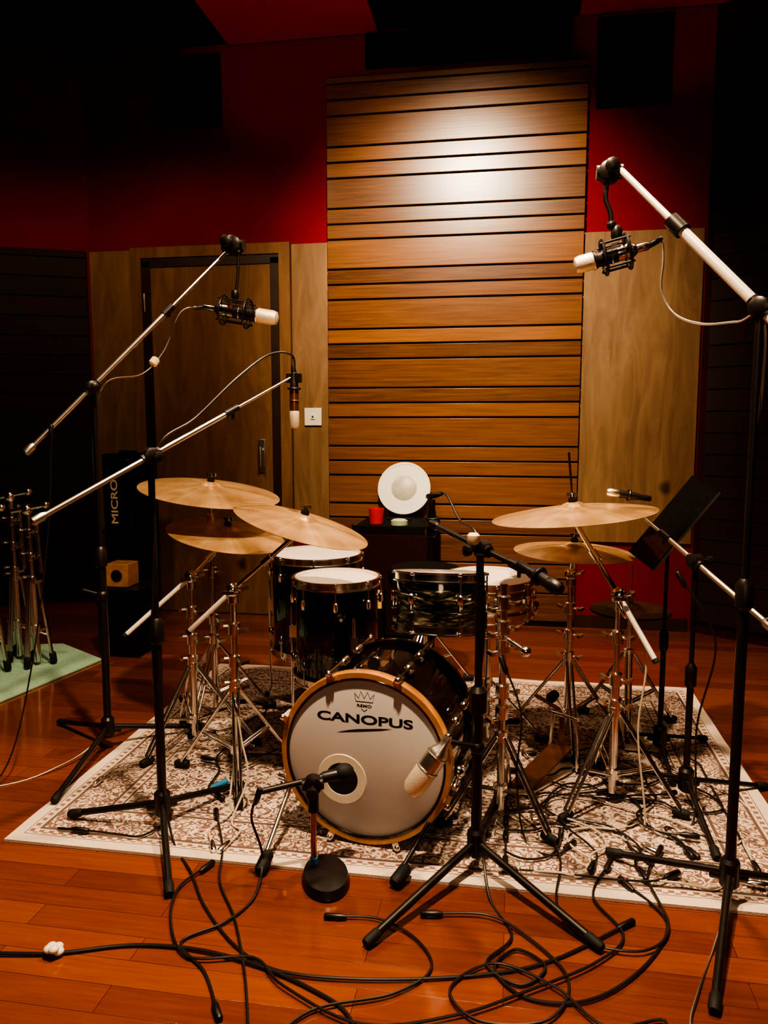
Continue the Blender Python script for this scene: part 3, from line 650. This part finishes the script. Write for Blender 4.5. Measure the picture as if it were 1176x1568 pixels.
cable([(-1.70,2.64,1.28),(-1.72,2.62,.9),(-1.75,2.52,.4),(-1.80,2.4,.05)]+fl([(-1.88,2.2),(-1.9,2.0),(-1.8,1.8)]),.003,CABLE)
cable([(.75,2.35,.72),(.80,2.3,.5)]+fl([(.84,2.5),(.78,2.7),(.6,2.9)]),.0035,WCABLE)
cable([(-.02,2.40,.55),(.04,2.36,.40),(.03,2.34,.2)]+fl([(.06,2.3),(.14,2.22),(.2,2.3)]),.0034,CABLE)
cable([(.36,2.58,.70),(.44,2.55,.55),(.42,2.52,.3)]+fl([(.44,2.45),(.36,2.36),(.44,2.3)]),.0034,WCABLE)
cable([(.55,2.62,.80),(.66,2.58,.6),(.62,2.6,.3)]+fl([(.6,2.5),(.5,2.44),(.56,2.3)]),.0034,CABLE)
rnd=random.Random(11)
for i in range(16):
    x=rnd.uniform(.05,.62); y=rnd.uniform(2.15,2.95); a=rnd.uniform(0,6.28); pts=[(x,y)]
    for k in range(12):
        a+=rnd.uniform(-.9,1.0); x+=.075*math.cos(a); y+=.075*math.sin(a)
        x=min(max(x,.0),.72); y=min(max(y,2.12),3.2); pts.append((x,y))
    cable(fl(pts,.006+.002*(i%5)),.0034,CABLE if i%4 else WCABLE)
for i in range(8):
    x=rnd.uniform(-1.35,-.8); y=rnd.uniform(2.25,3.0); a=rnd.uniform(0,6.28); pts=[(x,y)]
    for k in range(9):
        a+=rnd.uniform(-.8,.9); x+=.08*math.cos(a); y+=.08*math.sin(a)
        x=min(max(x,-1.45),-.76); y=min(max(y,2.12),3.3); pts.append((x,y))
    cable(fl(pts,.006+.002*(i%5)),.0034,WCABLE if i%3==0 else CABLE)
b=B(); b.tube((-1.02,2.44,.03),(-.97,2.46,.05),.012,BLUE); b.done("blue_tape_marker")
# ------------------------------------------------------------------ lights
def light(kind,name,loc,tgt,power,col,**k):
    l=bpy.data.lights.new(name,kind); l.energy=power; l.color=col
    for a,v in k.items(): setattr(l,a,v)
    o=bpy.data.objects.new(name,l); bpy.context.collection.objects.link(o); o.location=loc
    o.rotation_euler=(V(tgt)-V(loc)).to_track_quat('-Z','Y').to_euler(); return o
WARM=(1,.71,.44); WARM2=(1,.82,.58); rad=math.radians
light('SPOT',"wall_spotlight",(-.43,2.5,3.62),(-.30,5,2.0),580,WARM2,spot_size=rad(62),spot_blend=1,shadow_soft_size=.09)
light('SPOT',"kit_spotlight",(-.35,1.45,3.66),(-.35,2.45,0),500,WARM,spot_size=rad(88),spot_blend=.9,shadow_soft_size=.07)
light('SPOT',"kit_spotlight_rear",(.4,2.7,3.66),(.1,2.8,0),230,WARM,spot_size=rad(85),spot_blend=.8,shadow_soft_size=.07)
light('SPOT',"side_spotlight",(-2.1,2.9,3.66),(-2.1,3.0,0),80,WARM,spot_size=rad(150),spot_blend=.35,shadow_soft_size=.08)
light('SPOT',"side_spotlight",(1.4,2.6,3.66),(1.4,2.7,0),24,WARM,spot_size=rad(145),spot_blend=.4,shadow_soft_size=.08)
light('SPOT',"added_strip_fill",(-1.0,.9,2.8),(-1.3,4.6,3.75),90,(1,.75,.55),spot_size=rad(26),spot_blend=.6,shadow_soft_size=.05)  # added fill pair, only brightens the red ceiling strips; no real fixture
light('SPOT',"added_strip_fill",(.9,.9,2.8),(.85,4.7,3.75),55,(1,.75,.55),spot_size=rad(18),spot_blend=.6,shadow_soft_size=.05)
light('AREA',"added_room_fill",(.3,-1.0,2.2),(-.3,3,1.2),9,(1,.66,.42),shape='DISK',size=.8)  # added soft fill behind the camera, not an actual lamp
w=bpy.data.worlds.new("world"); bpy.context.scene.world=w; w.use_nodes=True
w.node_tree.nodes["Background"].inputs[0].default_value=(.05,.012,.01,1); w.node_tree.nodes["Background"].inputs[1].default_value=.15
# ------------------------------------------------------------------ camera
cd=bpy.data.cameras.new("camera"); cam=bpy.data.objects.new("camera",cd); bpy.context.collection.objects.link(cam)
cd.sensor_fit='VERTICAL'; cd.sensor_height=36; cd.sensor_width=27; cd.lens=1178/1568*36; cd.clip_start=.05
cam.location=(0,0,1.3); cam.rotation_euler=(math.radians(83.5),0,math.radians(9.5)); bpy.context.scene.camera=cam
sc=bpy.context.scene; sc.view_settings.view_transform='AgX'; sc.view_settings.look='AgX - High Contrast'; sc.view_settings.exposure=.4
